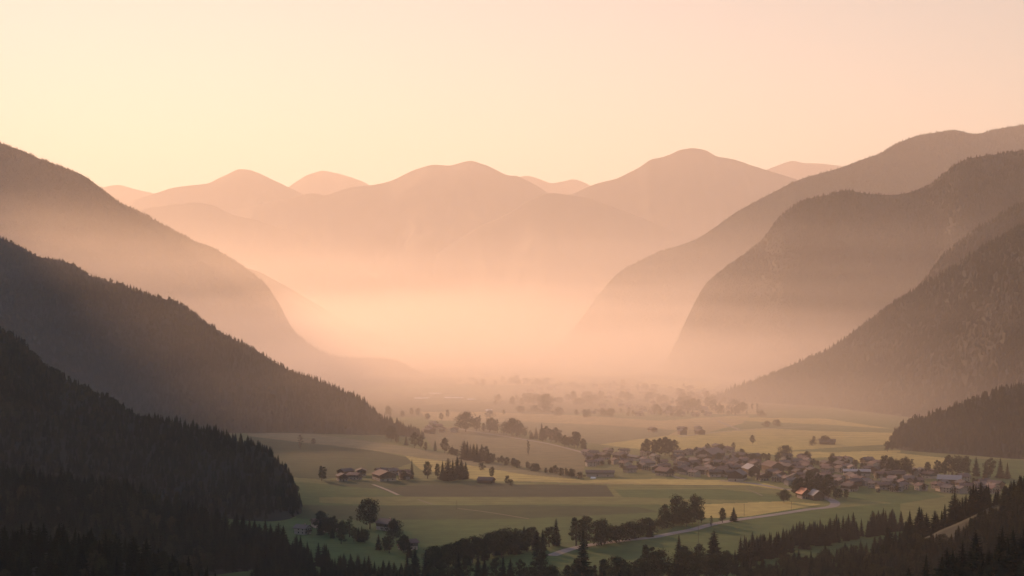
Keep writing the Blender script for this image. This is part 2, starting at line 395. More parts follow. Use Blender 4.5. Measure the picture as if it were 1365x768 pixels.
# ------------------------------------------------------------------ tree meshes (built once per variety, then shared)
def conifer_mesh(name, h, rad, seed, fine=1.0):
    r = random.Random(seed); m = MB()
    nw = int(24*fine)
    lean = [(r.uniform(-.2,.2), r.uniform(-.2,.2)) for _ in range(2)]
    def axis(z): t = z/h; return Vector((lean[0][0]*t*1.2, lean[0][1]*t*1.2, z))
    # dark heart of the crown
    k = 7; n0 = len(m.v)
    rings = [(.07, .30), (.35, .30), (.7, .16), (.93, .04)]
    for t, q in rings:
        c = axis(h*t)
        for j in range(k):
            a = 2*math.pi*j/k + t*3
            m.v.append((c.x+math.cos(a)*q*rad*r.uniform(.8,1.2), c.y+math.sin(a)*q*rad*r.uniform(.8,1.2), c.z))
    for i in range(len(rings)-1):
        for j in range(k):
            m.f.append((n0+i*k+j, n0+i*k+(j+1)%k, n0+(i+1)*k+(j+1)%k, n0+(i+1)*k+j))
    bulge = r.uniform(.55, .8)
    for i in range(nw):
        t = i/(nw-1); z = h*(.05+.93*t)
        R0 = rad*((1-t)**bulge*.96+.035)*r.uniform(.78, 1.16)
        nb = max(5, int(13*(1-t)**.5*fine)+2)
        off = r.uniform(0, 6.3)
        for j in range(nb):
            if r.random() < .07: continue
            a = off + 2*math.pi*j/nb + r.uniform(-.25,.25)
            L = R0*r.uniform(.68, 1.2); w = max(.16, L*r.uniform(.20,.32))
            c = axis(z+r.uniform(-.3,.3)); d = Vector((math.cos(a), math.sin(a), 0)); s = Vector((-d.y, d.x, 0))
            dr = L*r.uniform(.12,.38)*(1.25-t)
            p0 = c + d*L*.08; p1 = c + d*L*.55 + Vector((0,0,-dr*.35)); p2 = c + d*L + Vector((0,0,-dr+.12*L))
            m.face([p0 - s*w*.25, p1 - s*w - Vector((0,0,w*.55)), p1 + Vector((0,0,w*.12)), p0])
            m.face([p0, p1 + Vector((0,0,w*.12)), p1 + s*w - Vector((0,0,w*.55)), p0 + s*w*.25])
            m.face([p1 - s*w - Vector((0,0,w*.55)), p2, p1 + Vector((0,0,w*.12))])
            m.face([p1 + Vector((0,0,w*.12)), p2, p1 + s*w - Vector((0,0,w*.55))])
    top = axis(h)
    m.face([axis(h*.93)+Vector((.14,0,0)), top, axis(h*.93)-Vector((.14,0,0))]); m.face([axis(h*.93)+Vector((0,.14,0)), top, axis(h*.93)-Vector((0,.14,0))])
    me = bpy.data.meshes.new(name); me.from_pydata(m.v, [], m.f); me.update(); me.materials.append(M['needles'])
    tr = MB(); tr.tube([(0,0,-1.2), axis(h*.3), axis(h*.6), axis(h*.9)], [.34,.26,.15,.04], 6)
    tm = bpy.data.meshes.new('trunk'); tm.from_pydata(tr.v, [], tr.f); tm.update(); tm.materials.append(M['bark'])
    return me, tm

def broadleaf_mesh(name, h, w, seed, n=1700, shape='round', leaf=.85):
    r = random.Random(seed); m = MB(); tr = MB()
    base = h*{'round':.16,'tall':.10,'bush':.03,'poplar':.06}[shape]
    nb = {'round':15,'tall':15,'bush':9,'poplar':13}[shape]
    blobs = []
    for i in range(nb):
        t = (i+.5)/nb
        zc = base + (h-base)*(.10+.80*t)
        prof = {'round': math.sin(math.pi*(.16+.76*t))**.75, 'tall': math.sin(math.pi*(.2+.7*t))**.8,
                'bush': math.sin(math.pi*(.35+.6*t)), 'poplar': .55+.45*math.sin(math.pi*(.15+.8*t))}[shape]
        a = i*2.399+r.uniform(-.4,.4); q = w*.5*prof*r.uniform(.25,.84)
        rr = w*r.uniform(.14,.29)*(.65+.5*prof)
        blobs.append((Vector((math.cos(a)*q, math.sin(a)*q, zc)), rr, rr*r.uniform(.75,1.05)))
    # trunk with limbs to the clumps
    tr.tube([(0,0,-1), (r.uniform(-.2,.2),0,h*.25), (r.uniform(-.4,.4),r.uniform(-.3,.3),h*.55), (0,0,h*.82)], [h*.022,h*.017,h*.010,h*.004], 6)
    for c, rr, rz in blobs[::2]:
        z0 = max(h*.12, c.z-h*.22)
        tr.tube([(0,0,z0), (c.x*.5, c.y*.5, (z0+c.z)*.5+.3), tuple(c)], [h*.008, h*.006, h*.002], 4)
    per = n//nb
    for c, rr, rz in blobs:
        for _ in range(per):
            u = r.uniform(-1,1); a = r.uniform(0,6.283); s = math.sqrt(1-u*u)
            dn = Vector((s*math.cos(a), s*math.sin(a), u))
            q = r.random()**.35 * r.uniform(.86,1.14)
            p = c + Vector((dn.x*rr*q, dn.y*rr*q, dn.z*rz*q))
            if p.z < base*.7: continue
            nrm = (dn + Vector((r.gauss(0,.55), r.gauss(0,.55), r.gauss(0,.4)+.25))).normalized()
            e1 = nrm.orthogonal().normalized(); e1.rotate(Matrix.Rotation(r.uniform(0,6.28), 3, nrm)); e2 = nrm.cross(e1)
            L = leaf*r.uniform(.55,1.25); wd = L*r.uniform(.45,.8)
            bend = nrm*L*r.uniform(-.25,.1)
            m.face([p - e1*L*.5 + bend, p - e2*wd*.5, p + e1*L*.55 + bend, p + e2*wd*.5])
    me = bpy.data.meshes.new(name); me.from_pydata(m.v, [], m.f); me.update(); me.materials.append(M['leaves'])
    tm = bpy.data.meshes.new('trunk'); tm.from_pydata(tr.v, [], tr.f); tm.update(); tm.materials.append(M['bark'])
    return me, tm

CON = [conifer_mesh('crown', 25, rad, 100+i, f) for i, (rad, f) in enumerate([(5.4,1),(6.3,1),(4.7,.95),(5.8,1.05),(6.8,1),(5.0,1.1)])]
DEC = {'round': [broadleaf_mesh('crown', 16, 14, 200+i, 2800) for i in range(4)],
       'tall': [broadleaf_mesh('crown', 20, 10, 210+i, 2400, 'tall') for i in range(4)],
       'poplar': [broadleaf_mesh('crown', 22, 5.2, 220+i, 1200, 'poplar', .7) for i in range(2)],
       'bush': [broadleaf_mesh('crown', 6, 7.5, 230+i, 700, 'bush', .65) for i in range(3)]}
SIZE = {'round': 16, 'tall': 20, 'poplar': 22, 'bush': 6, 'con': 25}

def plant(kind, loc, height, label, group=None, width=1.0, name=None, variety=None):
    """one tree: an Empty at its foot > trunk, crown"""
    vs = CON if kind == 'con' else DEC[kind]
    cm, tm = vs[random.randrange(len(vs)) if variety is None else variety % len(vs)]
    name = name or {'con':'spruce_tree','round':'leafy_tree','tall':'leafy_tree','poplar':'poplar_tree','bush':'bush'}[kind]
    t = empty(name, loc, random.uniform(0, 6.28))
    s = height/SIZE[kind]; t.scale = (s*width, s*width, s)
    tag(t, label, 'bush' if kind == 'bush' else 'tree', group)
    k = bpy.data.objects.new('trunk', tm); link(k, t)
    k = bpy.data.objects.new('crown', cm); link(k, t)
    return t

# ------------------------------------------------------------------ woods: one mass each, trees set out by geometry nodes
SRC = {}
def wood_group():
    g = bpy.data.node_groups.new('wood_trees', 'GeometryNodeTree')
    g.interface.new_socket('Geometry', in_out='INPUT', socket_type='NodeSocketGeometry')
    g.interface.new_socket('Geometry', in_out='OUTPUT', socket_type='NodeSocketGeometry')
    L = g.links.new
    gi = g.nodes.new('NodeGroupInput'); go = g.nodes.new('NodeGroupOutput')
    def attr(n, t):
        a = g.nodes.new('GeometryNodeInputNamedAttribute'); a.data_type = t; a.inputs[0].default_value = n
        return [o for o in a.outputs if o.enabled and o.name == 'Attribute'][0]
    join = g.nodes.new('GeometryNodeJoinGeometry')
    for k, objs in enumerate((SRC['con'], SRC['dec'])):
        j = g.nodes.new('GeometryNodeJoinGeometry')
        for o in objs:
            oi = g.nodes.new('GeometryNodeObjectInfo'); oi.inputs['Object'].default_value = o; oi.inputs['As Instance'].default_value = True
            oi.transform_space = 'ORIGINAL'
            L(oi.outputs['Geometry'], j.inputs[0])
        ip = g.nodes.new('GeometryNodeInstanceOnPoints')
        L(gi.outputs[0], ip.inputs['Points']); L(j.outputs[0], ip.inputs['Instance'])
        ip.inputs['Pick Instance'].default_value = True
        cmp = g.nodes.new('FunctionNodeCompare'); cmp.data_type = 'INT'; cmp.operation = 'EQUAL'
        ins = [s for s in cmp.inputs if s.enabled and s.type == 'INT']
        L(attr('sort', 'INT'), ins[0]); ins[1].default_value = k
        L(cmp.outputs[0], ip.inputs['Selection'])
        L(attr('pick', 'INT'), ip.inputs['Instance Index'])
        L(attr('turn', 'FLOAT_VECTOR'), ip.inputs['Rotation']); L(attr('size', 'FLOAT_VECTOR'), ip.inputs['Scale'])
        L(ip.outputs[0], join.inputs[0])
    L(join.outputs[0], go.inputs[0])
    return g
WG = None
def wood(name, pts, hts, label, dec=.15, width=(.8,1.2)):
    """pts (n,3) -> ONE stuff object whose trees are instances"""
    global WG
    if WG is None: WG = wood_group()
    n = len(pts); me = bpy.data.meshes.new(name)
    me.vertices.add(n); me.vertices.foreach_set('co', pts.astype(np.float32).reshape(-1))
    patch = .5+.5*fbm(pts[:,0]/140, pts[:,1]/140, 77, 3)
    sort = (rng.random(n) < (1. if dec > 1 else 0.)+dec*np.clip((patch-.30)*3.2, 0, 2.4)).astype(np.int32)
    pick = rng.integers(0, 6, n).astype(np.int32)
    h = np.where(sort == 0, hts/25., hts*.82/18.)
    w = h*rng.uniform(width[0], width[1], n)
    size = np.stack([w, w, h], 1); turn = np.stack([rng.normal(0,.02,n), rng.normal(0,.02,n), rng.uniform(0,6.28,n)], 1)
    for nm, ty, dat, fld in (('sort','INT',sort,'value'),('pick','INT',pick,'value'),('size','FLOAT_VECTOR',size,'vector'),('turn','FLOAT_VECTOR',turn,'vector')):
        me.attributes.new(nm, ty, 'POINT').data.foreach_set(fld, np.ascontiguousarray(dat).reshape(-1))
    o = link(bpy.data.objects.new(name, me))
    md = o.modifiers.new('trees', 'NODES'); md.node_group = WG
    return tag(o, label, None, None, 'stuff')

def scatter(P, dens, umin, umax, keep=None):
    """random points over a ridge grid, about dens per square metre of ground, inside photo columns umin..umax"""
    A, B, C, D = P[:-1,:-1], P[:-1,1:], P[1:,1:], P[1:,:-1]
    area = np.linalg.norm(np.cross(B-A, D-A), axis=-1)
    colm = CX + A[...,0]/A[...,1]*F
    area = np.where((colm > umin) & (colm < umax) & (A[...,2] > -1), area, 0).reshape(-1)
    n = rng.poisson(area.sum()*dens)
    i = rng.choice(area.size, n, p=area/area.sum())
    s, t = rng.random(n)[:,None], rng.random(n)[:,None]
    f = lambda Q: Q.reshape(-1,3)[i]
    return f(A)*(1-s)*(1-t)+f(B)*s*(1-t)+f(C)*s*t+f(D)*(1-s)*t

def visible_front(P, frac=None):
    return P
# ------------------------------------------------------------------ trees one can tell apart
def T(px, py, hpx, kind, label, group=None, width=1.0, variety=None, Y=None):
    """a tree whose foot shows at (px, py); hpx its height in the photo, turned into metres at that distance"""
    p = on_ground(px, py)
    return plant(kind, p, hpx/F*p.y, label, group, width, variety=variety)
SRC['con'] = []; SRC['dec'] = []
for i, x in enumerate((0, 8, 15, 22, 28, 34)):
    t = T(590+x*.9, 640+random.uniform(-1.5,1.5), (26,31,29,32,28,24)[i], 'con', 'dark spruce in the tight clump right of the farm hamlet', 'spruces in the clump by the farm hamlet', 1.25, i)
    SRC['con'].append([c for c in t.children if c.name.startswith('crown')][0])
for i, (px, py, h, k) in enumerate(((493,705,41,'round'),(621,576,27,'round'),(429,641,21,'tall'),(570,638,24,'tall'),(1047,612,19,'round'),(616,640,20,'tall'))):
    lb = ['large round tree alone on the near meadow above the hidden farmstead','big domed tree beside the hazy farm at the field edge','bushy tree at the left end of the farm hamlet',
          'leafy tree right of the slim conifer at the farm hamlet','spreading tree on the yellow field behind the village','leafy tree at the right side of the spruce clump'][i]
    t = T(px, py, h, k, lb, None, (1.0,1.35,1.3,1.1,1.15,1.0)[i], i)
    SRC['dec'].append([c for c in t.children if c.name.startswith('crown')][0])
# ------------------------------------------------------------------ houses
def plain(name, c, rough=.8, spec=.3, rand=.12, scale=1.2, dark=.78):
    return surf(name, tuple(v*dark for v in c), c, scale, rough, rand, spec)
H = {
 'plaster': plain('plaster', (.29,.255,.22)), 'cream': plain('cream_plaster', (.34,.28,.22)), 'timber': plain('timber', (.10,.065,.042), .9, .2, .25, 1.5, .6),
 'oldwood': plain('weathered_wood', (.13,.105,.085), .9, .2, .25, 1.5, .6),
 'rust': plain('rust_tiles', (.105,.062,.05), .8, .3, .2), 'brown': plain('brown_tiles', (.068,.052,.046), .8, .3, .2),
 'grey': plain('grey_tiles', (.088,.072,.064), .7, .35, .2), 'pink': plain('faded_tiles', (.15,.108,.09), .8, .3, .2),
 'metal': plain('metal_roof', (.165,.155,.148), .45, .5, .1), 'glass': plain('window_glass', (.03,.03,.035), .15, .6, 0), 'door': plain('door_wood', (.07,.042,.028)),
 'chimney': plain('chimney_brick', (.26,.17,.13)), 'rail': plain('balcony_wood', (.12,.075,.045)), 'red': plain('red_tiles', (.34,.10,.045), .55, .5, .1),
 'film': plain('tunnel_film', (.75,.72,.68), .4, .5, .05), 'pole': plain('pole_wood', (.09,.07,.055)), 'white': plain('white_paint', (.75,.72,.68)),
}
def make_house(name, w, l, eave, pitch, lower, upper, roof, floors=2, balcony=True, over=1.1, split=.5, door=True, windows=True, chim=1):
    """gabled house: ridge along its own y axis, gable front facing -y"""
    root = empty(name, (0,0,0))
    rise = w/2*pitch; hw, hl = w/2, l/2; zs = eave*split
    m = MB(); m.box(-hw, hw, -hl, hl, -1.2, zs); k = m.build('wall', lower, root); kid(root, k)
    m = MB()
    u = .12
    m.prism([(-hw-u,-hl-u,zs),(hw+u,-hl-u,zs),(hw+u,-hl-u,eave),(0,-hl-u,eave+rise),(-hw-u,-hl-u,eave)],
            [(-hw-u,hl+u,zs),(hw+u,hl+u,zs),(hw+u,hl+u,eave),(0,hl+u,eave+rise),(-hw-u,hl+u,eave)])
    kid(root, m.build('upper_storey', upper, root))
    # roof: two thick slabs with overhang
    m = MB(); t = .32
    for s in (-1, 1):
        ex = s*(hw+over); ez = eave - over*pitch + .08
        A = [(0, -hl-over*1.2, eave+rise+.08+t), (ex, -hl-over*1.2, ez+t), (ex, -hl-over*1.2, ez), (0, -hl-over*1.2, eave+rise+.08)]
        m.prism(A, [(x, hl+over*1.2, z) for x, y, z in A])
    rf = kid(root, m.build('roof', roof, root))
    for i in range(chim):
        m = MB(); cx, cy = (w*.16, -l*.12) if i == 0 else (-w*.2, l*.25)
        zt = eave+rise+1.0; m.box(cx-.4, cx+.4, cy-.4, cy+.4, eave+rise*.4, zt); m.box(cx-.52, cx+.52, cy-.52, cy+.52, zt, zt+.18)
        kid(rf, m.build('chimney', H['chimney'], rf))
    if windows:
        fh = eave/floors
        for f in range(floors):
            z0 = f*fh + .95; up = f*fh >= zs-.2; o = (u if up else 0)+.03
            for xx in ([-w*.3, 0, w*.3] if f else [-w*.3, w*.3]):
                m = MB(); m.box(xx-.55, xx+.55, -hl-o-.06, -hl-o+.05, z0, z0+1.25); kid(root, m.build('window', H['glass'], root))
            for s in (-1, 1):
                for yy in (-l*.28, l*.1):
                    m = MB(); xa = s*(hw+o); m.box(min(xa-.05*s, xa+.06*s), max(xa-.05*s, xa+.06*s), yy-.55, yy+.55, z0, z0+1.25); kid(root, m.build('window', H['glass'], root))
    if balcony:
        m = MB(); zb = eave/floors; m.box(-hw*.95, hw*.95, -hl-1.3, -hl-.16, zb-.12, zb+.06); m.box(-hw*.95, hw*.95, -hl-1.3, -hl-1.18, zb+.06, zb+1.0)
        kid(root, m.build('balcony', H['rail'], root))
    if door:
        m = MB(); m.box(-.6, .6, -hl-.09, -hl+.04, 0, 2.1); kid(root, m.build('door', H['door'], root))
    return root
# look, builder arguments; every kind is built once and then copied
KINDS = {
 'white house with a rust brown roof':       ('house', 8.8, 11, 5.2, .42, H['plaster'], H['plaster'], H['rust']),
 'chalet with a timber upper floor and brown roof': ('chalet', 10, 12.5, 5.6, .38, H['plaster'], H['timber'], H['brown']),
 'white house with a grey roof':             ('house', 8.4, 10.5, 5.1, .5, H['plaster'], H['plaster'], H['grey']),
 'cream house with a faded pink roof':       ('house', 8.8, 10.6, 5.1, .45, H['cream'], H['cream'], H['pink']),
 'wooden chalet with a rust roof':           ('chalet', 9.6, 12, 5.4, .38, H['cream'], H['oldwood'], H['rust']),
 'dark barn with a brown roof':              ('barn', 10, 15, 5.4, .48, H['oldwood'], H['timber'], H['brown'], 2, False, .9, .4, True, False, 0),
 'long low building with a grey roof':       ('hall', 9, 20, 4.4, .30, H['plaster'], H['oldwood'], H['grey'], 1, False, .8, .6, True, True, 0),
}
PROTO = {}
def place_house(kind, loc, rz, label, group):
    if kind not in PROTO:
        o = PROTO[kind] = make_house(*KINDS[kind])
    else: o = copy_tree(PROTO[kind])
    o.location = loc; o.rotation_euler = (0, 0, rz)
    tag(o, label, {'house':'house','chalet':'house','barn':'barn','hall':'building'}[KINDS[kind][0]], group)
    return o
def ordinal(n):
    w = 'first second third fourth fifth sixth seventh eighth ninth tenth eleventh twelfth'.split()
    return w[n] if n < len(w) else f'{n+1}th'

TAKEN = []   # (x, y, r) footprints, so that nothing grows into anything else
def free(p, r):
    return all((p.x-x)**2+(p.y-y)**2 > (r+q)**2 for x, y, q in TAKEN)
def take(p, r): TAKEN.append((p.x, p.y, r))
def rnd_in(poly):
    xs = [a for a, b in poly]; ys = [b for a, b in poly]
    while True:
        x, y = random.uniform(min(xs), max(xs)), random.uniform(min(ys), max(ys))
        if in_poly(np.array([x]), np.array([y]), poly)[0]: return x, y

# ---- single buildings that stand out, seen at (column, row)
def special(px, py, kind_args, rz, label, cat, r=10):
    p = on_ground(px, py); o = make_house(*kind_args); o.location = p; o.rotation_euler = (0,0,R(rz)); take(p, r)
    return tag(o, label, cat)
special(886, 634, ('chalet', 12, 17, 5.6, .55, H['cream'], H['timber'], H['rust']), 38, 'lone chalet with rust roof on the meadow edge before the village', 'house', 13)
special(1072, 664, ('house', 9.5, 12, 5.2, .9, H['plaster'], H['timber'], H['red']), 13, 'small steep house with a bright orange red roof lit by the sun', 'house', 9)
special(1088, 666, ('barn', 10.5, 14, 5, .75, H['oldwood'], H['timber'], H['metal'], 2, False, .9, .4, True, False, 0), 11, 'dark steep barn just right of the bright red roof', 'barn', 10)
special(1266, 645, ('barn', 20, 22, 5.5, .34, H['timber'], H['timber'], H['metal'], 2, False, 1.2, .4, True, False, 0), 70, 'broad barn with a pale metal roof at the right of the village', 'barn', 24)
special(1142, 634, ('hall', 14, 28, 5.0, .26, H['plaster'], H['oldwood'], H['metal'], 1, False, .8, .6, True, True, 0), 80, 'large hall with a pale roof in the right half of the village', 'building', 21)
special(1001, 633, ('barn', 13, 22, 7.5, .62, H['oldwood'], H['timber'], H['metal'], 2, False, .9, .4, True, False, 0), 10, 'tall barn whose metal roof slope shines white in the village centre', 'barn', 14)
special(1030, 630, ('barn', 15, 26, 8, .6, H['oldwood'], H['timber'], H['rust'], 2, False, .9, .4, True, False, 0), 14, 'big steep rust roofed barn right of the shining metal roof', 'barn', 16)
special(947, 612, ('barn', 22, 34, 7.5, .5, H['oldwood'], H['timber'], H['pink'], 2, False, .9, .4, True, False, 0), -35, 'huge old barn with a faded roof at the back of the village', 'barn', 22)
special(983, 640, ('barn', 16, 22, 6.5, .55, H['cream'], H['timber'], H['grey'], 2, False, .9, .4, True, False, 0), -20, 'barn with a grey gable roof at the village edge by the lane', 'barn', 14)
special(800, 635, ('hall', 12, 30, 4.6, .32, H['cream'], H['oldwood'], H['brown'], 1, False, .8, .6, True, True, 0), 86, 'long low farm building at the left end of the village meadow', 'building', 17)
special(512, 640, ('chalet', 18, 24, 6.4, .42, H['cream'], H['timber'], H['rust']), 24, 'wide farmhouse in the middle of the left farm hamlet', 'house', 15)
special(648, 644, ('barn', 9, 16, 3.4, .6, H['timber'], H['timber'], H['brown'], 2, False, .8, .4, True, False, 0), 66, 'low dark hay barn alone on the meadow right of the hamlet', 'barn', 10)
special(516, 706, ('house', 11, 14, 5.8, .5, H['plaster'], H['timber'], H['grey']), 50, 'house with a grey gable below the large round meadow tree', 'house', 11)
special(1103, 592, ('barn', 14, 20, 3.6, .45, H['timber'], H['timber'], H['brown'], 2, False, 1.0, .4, True, False, 0), 78, 'dark field barn on the yellow meadow behind the village', 'barn', 12)

# ---- clusters: outline in the photo, number, phrase, weights of the kinds
KL = list(KINDS)
CL = [
 ([(775,607),(850,600),(878,614),(898,630),(868,633),(835,634),(815,620),(790,630)], 26, 'left of the village', 'houses in the left part of the village', [3,3,2,3,3,1,1]),
 ([(900,606),(960,599),(1000,613),(1055,612),(1062,622),(985,626),(905,622)], 32, 'back of the village centre', 'houses in the back of the village centre', [3,4,2,2,3,1,0]),
 ([(905,623),(985,626),(1062,622),(1068,648),(1030,646),(1000,640),(905,634)], 34, 'front of the village centre', 'houses in the front of the village centre', [3,4,2,2,3,1,0]),
 ([(1064,612),(1150,616),(1210,628),(1215,640),(1110,634),(1066,626)], 30, 'back of the right village', 'houses in the back row of the right village', [3,3,2,3,3,1,1]),
 ([(1066,628),(1110,636),(1220,642),(1240,655),(1190,657),(1110,658),(1100,648),(1070,646)], 30, 'front of the right village', 'houses in the front row of the right village', [3,3,2,3,3,1,1]),
 ([(1215,634),(1240,630),(1330,650),(1325,660),(1250,660),(1235,648)], 20, 'right end of the village', 'houses at the right end of the village', [3,2,3,2,2,2,1]),
 ([(450,634),(500,630),(560,636),(558,645),(500,645),(452,642)], 8, 'farm hamlet at left', 'buildings of the farm hamlet on the left meadow', [2,3,1,2,2,2,0]),
 ([(372,698),(470,706),(530,716),(560,742),(500,738),(400,716)], 4, 'farmstead at the forest foot', 'houses of the farmstead at the forest foot', [2,3,2,1,2,1,0]),
 ([(565,566),(606,566),(612,580),(572,580)], 7, 'hazy farm left of the domed tree', 'buildings of the hazy farm by the domed tree', [2,2,2,1,2,1,0]),
 ([(865,575),(930,572),(935,579),(870,581)], 5, 'farm group on the yellow field', 'farm buildings on the yellow field', [1,2,1,1,2,3,0]),
 ([(775,541),(850,538),(985,545),(990,556),(900,557),(780,553)], 26, 'hazy hamlet behind the fields', 'houses of the hazy hamlet behind the fields', [3,3,2,3,2,1,1]),
 ([(670,520),(760,512),(900,520),(960,530),(900,538),(690,532)], 26, 'far settlement in the mist', 'houses of the far settlement in the mist', [3,3,2,3,2,1,1]),
 ([(560,494),(700,488),(780,490),(770,500),(580,504)], 14, 'farthest houses', 'farthest houses on the misty valley floor', [3,2,3,3,1,1,0]),
]
LANES = [[(700,586),(779,603),(800,618)],]
for poly, n, phrase, group, wts in CL:
    found = []
    tries = 0
    while len(found) < n and tries < 900:
        tries += 1
        px, py = rnd_in(poly)
        kind = random.choices(KL, wts)[0]
        p = on_ground(px, py); r = {'house':6.6,'chalet':7.4,'barn':8.6,'hall':11}[KINDS[kind][0]]
        if not free(p, r*.8): continue
        take(p, r*.85); found.append((px, py, kind, p))
    seen = {}
    for px, py, kind, p in sorted(found, key=lambda f: f[0]):
        seen.setdefault(kind, []).append(p)
    for kind, ps in seen.items():
        for i, p in enumerate(ps):
            lb = f'{kind}, {phrase}' if len(ps) == 1 else f'{kind}, {ordinal(i)} from the left, {phrase}'
            lb = lb.replace('chalet with a timber upper floor and brown roof', 'timber topped brown roofed chalet').replace('white house with a ', 'white house with ').replace('cream house with a ', 'cream house with ').replace('chalet with a ', 'chalet with ').replace('barn with a ', 'barn with ').replace('building with a ', 'building with ')
            if len(lb.replace(',','').split()) > 16: lb = lb.replace(' from the left', ' from left')
            rz = random.choice((0, 90, 180, 270))+random.gauss(25, 16)
            place_house(kind, p, R(rz), lb, group)

# ---- polytunnels on the hazy plots
def polytunnel(px, py, length, w, rz, label, h=None):
    p = on_ground(px, py); h = h or w*.5; t = empty('polytunnel', p, R(rz)); tag(t, label, 'polytunnel', 'white polytunnels')
    m = MB(); k = 10; A = [(math.cos(math.pi*i/k)*w/2, -length/2, math.sin(math.pi*i/k)*h) for i in range(k+1)]
    m.prism(A, [(x, length/2, z) for x, y, z in A]); kid(t, m.build('cover', H['film'], t))
    m = MB(); m.box(-w*.18, w*.18, -length/2-.12, -length/2+.05, 0, h*.72); kid(t, m.build('door', H['door'], t))
polytunnel(562, 531.5, 30, 5, 88, 'long pale polytunnel, leftmost on the misty plots')
polytunnel(605, 530.8, 40, 5, 87, 'long white polytunnel, brightest on the misty plots')
polytunnel(628, 533.0, 16, 5, 92, 'short white polytunnel right of the brightest one')
polytunnel(580, 525.2, 26, 5, 90, 'white polytunnel farthest back on the misty plots')
polytunnel(652, 548, 12, 6, 78, 'small white polytunnel beside the yellow field track')
polytunnel(791, 638, 5.5, 3.6, 70, 'tiny white tunnel tent on the meadow before the long farm building')

# ------------------------------------------------------------------ roads and lanes
def road(name, pts, width, mat, label, lift=.18, Y=None):
    g = [on_ground(*p) for p in pts]
    # smooth the line
    fine = []
    for i in range(len(g)-1):
        a, b2 = g[max(i-1,0)], g[i]; c2, d2 = g[i+1], g[min(i+2,len(g)-1)]
        for t in np.linspace(0, 1, 9)[:-1]:
            fine.append(.5*((2*b2)+(-a+c2)*t+(2*a-5*b2+4*c2-d2)*t*t+(-a+3*b2-3*c2+d2)*t**3))
    fine.append(g[-1])
    v, f = [], []
    for i, p in enumerate(fine):
        d = (fine[min(i+1,len(fine)-1)]-fine[max(i-1,0)]); d.z = 0; d.normalize(); s = Vector((-d.y, d.x, 0))
        for k in (-1, -.33, .33, 1):
            q = p + s*width*.5*k; v.append((q.x, q.y, gz(q.x, q.y)+lift))
    for i in range(len(fine)-1):
        for k in range(3): f.append((i*4+k, i*4+k+1, (i+1)*4+k+1, (i+1)*4+k))
    return tag(mesh_obj(name, v, f, mat), label, None, None, 'structure')
road('road', [(1064,654),(1085,658),(1102,664),(1113,670),(1110,675),(1096,677.5),(1080,679),(1054,683),(1028,687),(984,693),(950,699),(924,706),(895,711.5),(869,716.5),(830,721),(792,726),(763,731.5),(735,741)], 9, M['asphalt'], 'pale winding country road passing the village')
road('road', [(1064,654),(1042,651.5),(1006,645),(988,643),(960,641)], 6, M['asphalt'], 'lane along the front edge of the village')
road('path', [(497,646),(508,650),(520,655),(531,660)], 3.5, M['gravel'], 'short pale path leaving the farm hamlet')
road('path', [(557,666),(566,669),(576,672.5)], 2.2, M['trackgreen'], 'faint track across the near meadow')
road('path', [(610,678),(650,683),(705,692)], 2.0, M['trackgreen'], 'faint track crossing the dark green strip')
road('road', [(606,571),(631,575),(668,581),(701,586.5),(730,591.5),(779,604),(800,612)], 6, M['gravel'], 'tree lined lane running down to the village')
road('road', [(905,582.5),(940,578),(986,574),(1030,571),(1075,569)], 7, M['gravel'], 'pale lane crossing the yellow fields')
road('road', [(956,561),(968,566),(985,573)], 6, M['gravel'], 'short lane joining the hazy hamlet to the field lane')
road('path', [(897,635),(906,637.5),(914,639)], 4, M['gravel'], 'pale drive beside the lone chalet')
road('path', [(994,652),(1005,656),(1016,661)], 2.2, M['trackgreen'], 'faint diagonal field track below the village lane')
road('path', [(690,641.5),(815,645),(960,648),(1040,653)], 2.6, M['trackgreen'], 'thin field track along the pale meadow strip')
# ------------------------------------------------------------------ more single trees
def row(pts, n, hpx, kinds, fmt, group, jit=(2.5, 1.0), width=(.9,1.2), Y=None):
    """n trees along a line in the photo; labels count them from the left"""
    pts = sorted(pts); c = np.array(pts, float)
    us = np.linspace(c[0,0], c[-1,0], n)
    for i, u in enumerate(us):
        px = u+random.uniform(-1,1)*jit[0]; py = np.interp(u, c[:,0], c[:,1])+random.uniform(-1,1)*jit[1]
        h = random.uniform(*hpx); k = random.choice(kinds)
        p = on_ground(px, py)
        if not free(p, 2.0): py -= .6; p = on_ground(px, py)
        what = {'con':'spruce','round':'round leafy tree','tall':'leafy tree','poplar':'slim poplar','bush':'bush'}[k]
        plant(k, p, h/F*p.y, fmt.format(what=what, nth=ordinal(i)), group, random.uniform(*width)); take(p, 1.5)
T(400,598,20,'poplar','slender tree alone at the top of the left meadow', None, 1.6); T(418,592,8,'bush','small bush right of the slender tree on the upper left meadow')
T(549,638,27,'con','slim pointed conifer at the right of the farm hamlet', None, .8, 2)
T(538,640,14,'bush','shrub left of the slim pointed conifer'); T(583,638,21,'tall','thin tree between the leafy tree and the spruce clump', None, .8)
T(656,637,16,'tall','small tree behind the low hay barn', None, 1.1); T(642,627,11,'bush','little bush on the pale strip above the hay barn', None, .8)
T(676,646,13,'tall','small twin topped tree right of the hay barn', None, 1.2); T(681,647,8,'bush','low bush beside the small twin topped tree')
row([(690,0),(700,0)][:0] or [(618,612),(652,617)], 8, (19,28), ['con','con','tall'], '{what}, {nth} from the left in the hedge clump above the meadow', 'trees in the dark hedge clump', (1.5,1.2), (1.1,1.5))
T(704,608,23,'poplar','narrow dark tree below the tree lined lane', None, .8, 0)
row([(635,574),(690,582),(735,589),(780,601)], 30, (9,25), ['tall','tall','poplar','round','con'], '{what}, {nth} from the left along the tree lined lane', 'trees along the lane to the village', (2.5,1.0), (1.0,1.4))
